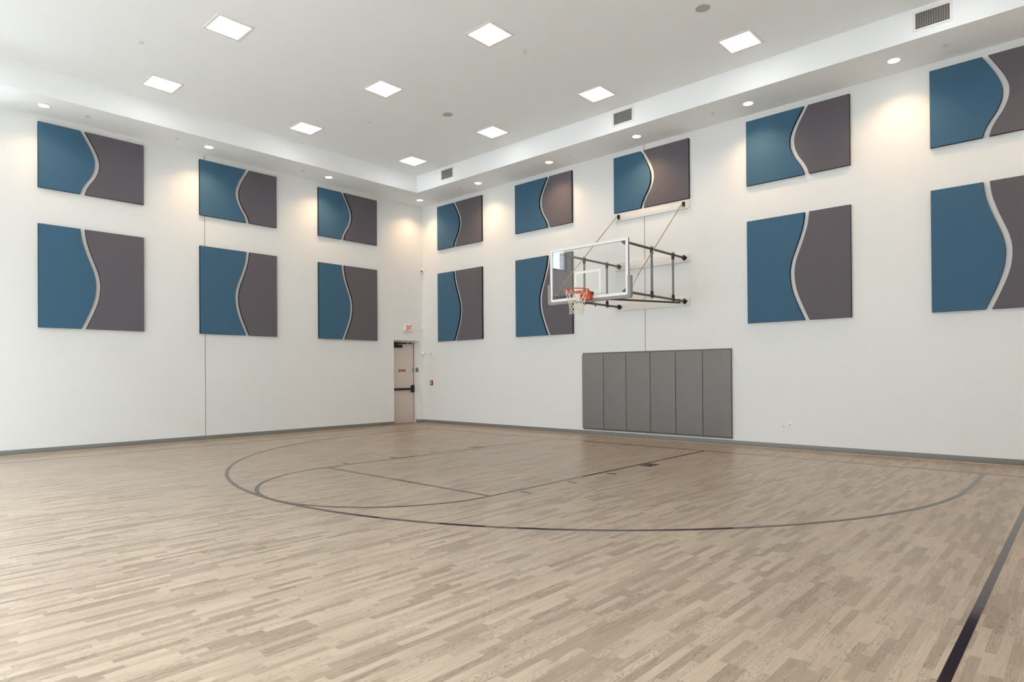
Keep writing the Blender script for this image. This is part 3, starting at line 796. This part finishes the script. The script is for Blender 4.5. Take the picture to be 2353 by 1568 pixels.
# chains
def chain(x0, p0, p1, name):
    P0, P1 = Vector(p0), Vector(p1); D = (P1 - P0); L_ = D.length; t = D.normalized()
    side = t.cross(Vector((1, 0, 0))).normalized(); s2 = t.cross(side).normalized()
    g = G(); step = .098; n = int(L_ / step)
    for i in range(n):
        c = P0 + t * (step * (i + .5)); u = side if i % 2 else s2
        pts = []
        for q in [2 * math.pi * j / 10 for j in range(10)]:
            pts.append(c + t * (.064 * math.cos(q)) + u * (.036 * math.sin(q)))
        g.tube(pts, .0145, 5, closed=True)
    return g
for x, sgn, xl in ((22.9, -1, 22.62), (28.16, 1, 28.42)):
    g = G(); g.box(x - .1, x + .1, -.16, -.12, 16.27, 16.62); g.box(x - .03, x + .03, -.3, -.12, 16.38, 16.60)
    g.mi = 1; g.disc((x, 16.32), 0, .03, 'y', -.175, -.16, 8)
    br = hp('chain_bracket', g, [M['clamp'], M['bbwhite']])
    top, mid, low = (x, -.33, 16.5), Vector((xl, -6.62, 10.85)), Vector((xl, -7.33, 10.06))
    ch = hp('support_chain', chain(x, top, tuple(mid), 'c'), M['chain'])
    g = G(); g.tube([mid, low], .02, 8)
    d_ = (low - mid).normalized(); a = mid + d_ * .05
    g.tube([mid + Vector((0, .05, .05)), mid, a], .035, 8)
    g.tube([low, low + Vector((0, -.12, -.12))], .045, 8); g.tube([low + d_ * .1 + Vector((.07 * math.cos(q), 0, .07 * math.sin(q))) for q in [2 * math.pi * j / 12 for j in range(12)]], .018, 6, closed=True)
    hp('turnbuckle', g, M['steel'], ch)
# wall planks
for k, (z0, z1, y) in enumerate(((16.16, 16.76, .12), (12.45, 13.03, .12), (9.44, 10.0, .12))):
    g = G(); g.box(22.56, 28.55, -y, 0, z0, z1)
    b_ = hp('mounting_plank', g, M['board'], bevel=.01)
    g = G()
    for xx in (23.2, 25.52, 28.42): g.disc((xx, (z0 + z1) / 2 + .02), 0, .022, 'y', -y - .006, -y, 8)
    hp('bolt_heads', g, M['screw'], b_)

# ================================================================== LIGHT AND CAMERA
w = bpy.data.worlds.new('World'); scene.world = w; w.use_nodes = True
wn = w.node_tree.nodes['Background']; wn.inputs['Color'].default_value = (.88, .95, 1.0, 1); wn.inputs['Strength'].default_value = 11.0

f, px, py, yaw = 1458.99762, 1164.9082, 849.90933, 0.74378
cx, cy, cz, roll, pitch = 48.8222, -40.7642, 4.83669, -0.00705, 0.00569
fwv = Vector((-math.sin(yaw), math.cos(yaw), 0)); r = Vector((math.cos(yaw), math.sin(yaw), 0)); u = Vector((0, 0, 1))
c_, s_ = math.cos(pitch), math.sin(pitch); fwv, u = fwv * c_ + u * s_, u * c_ - fwv * s_
c_, s_ = math.cos(roll), math.sin(roll); r, u = r * c_ + u * s_, u * c_ - r * s_
cam = bpy.data.cameras.new('camera'); co = bpy.data.objects.new('camera', cam); C.objects.link(co)
m = Matrix((r, u, -fwv)).transposed().to_4x4(); m.translation = Vector((cx, cy, cz)) * F
co.matrix_world = m
cam.sensor_fit = 'HORIZONTAL'; cam.sensor_width = 36; cam.lens = f * 36 / 2353
cam.shift_x = .5 - px / 2353; cam.shift_y = (py - 784) / 2353
cam.clip_start = .05; cam.clip_end = 200
scene.camera = co

scene.view_settings.view_transform = 'Standard'; scene.view_settings.look = 'None'
scene.view_settings.exposure = 0.32; scene.view_settings.gamma = 1.0
cy_ = scene.cycles
cy_.use_denoising = True; cy_.max_bounces = 10; cy_.diffuse_bounces = 6; cy_.glossy_bounces = 4; cy_.transparent_max_bounces = 12
cy_.sample_clamp_indirect = 8.0; cy_.caustics_reflective = False; cy_.caustics_refractive = False
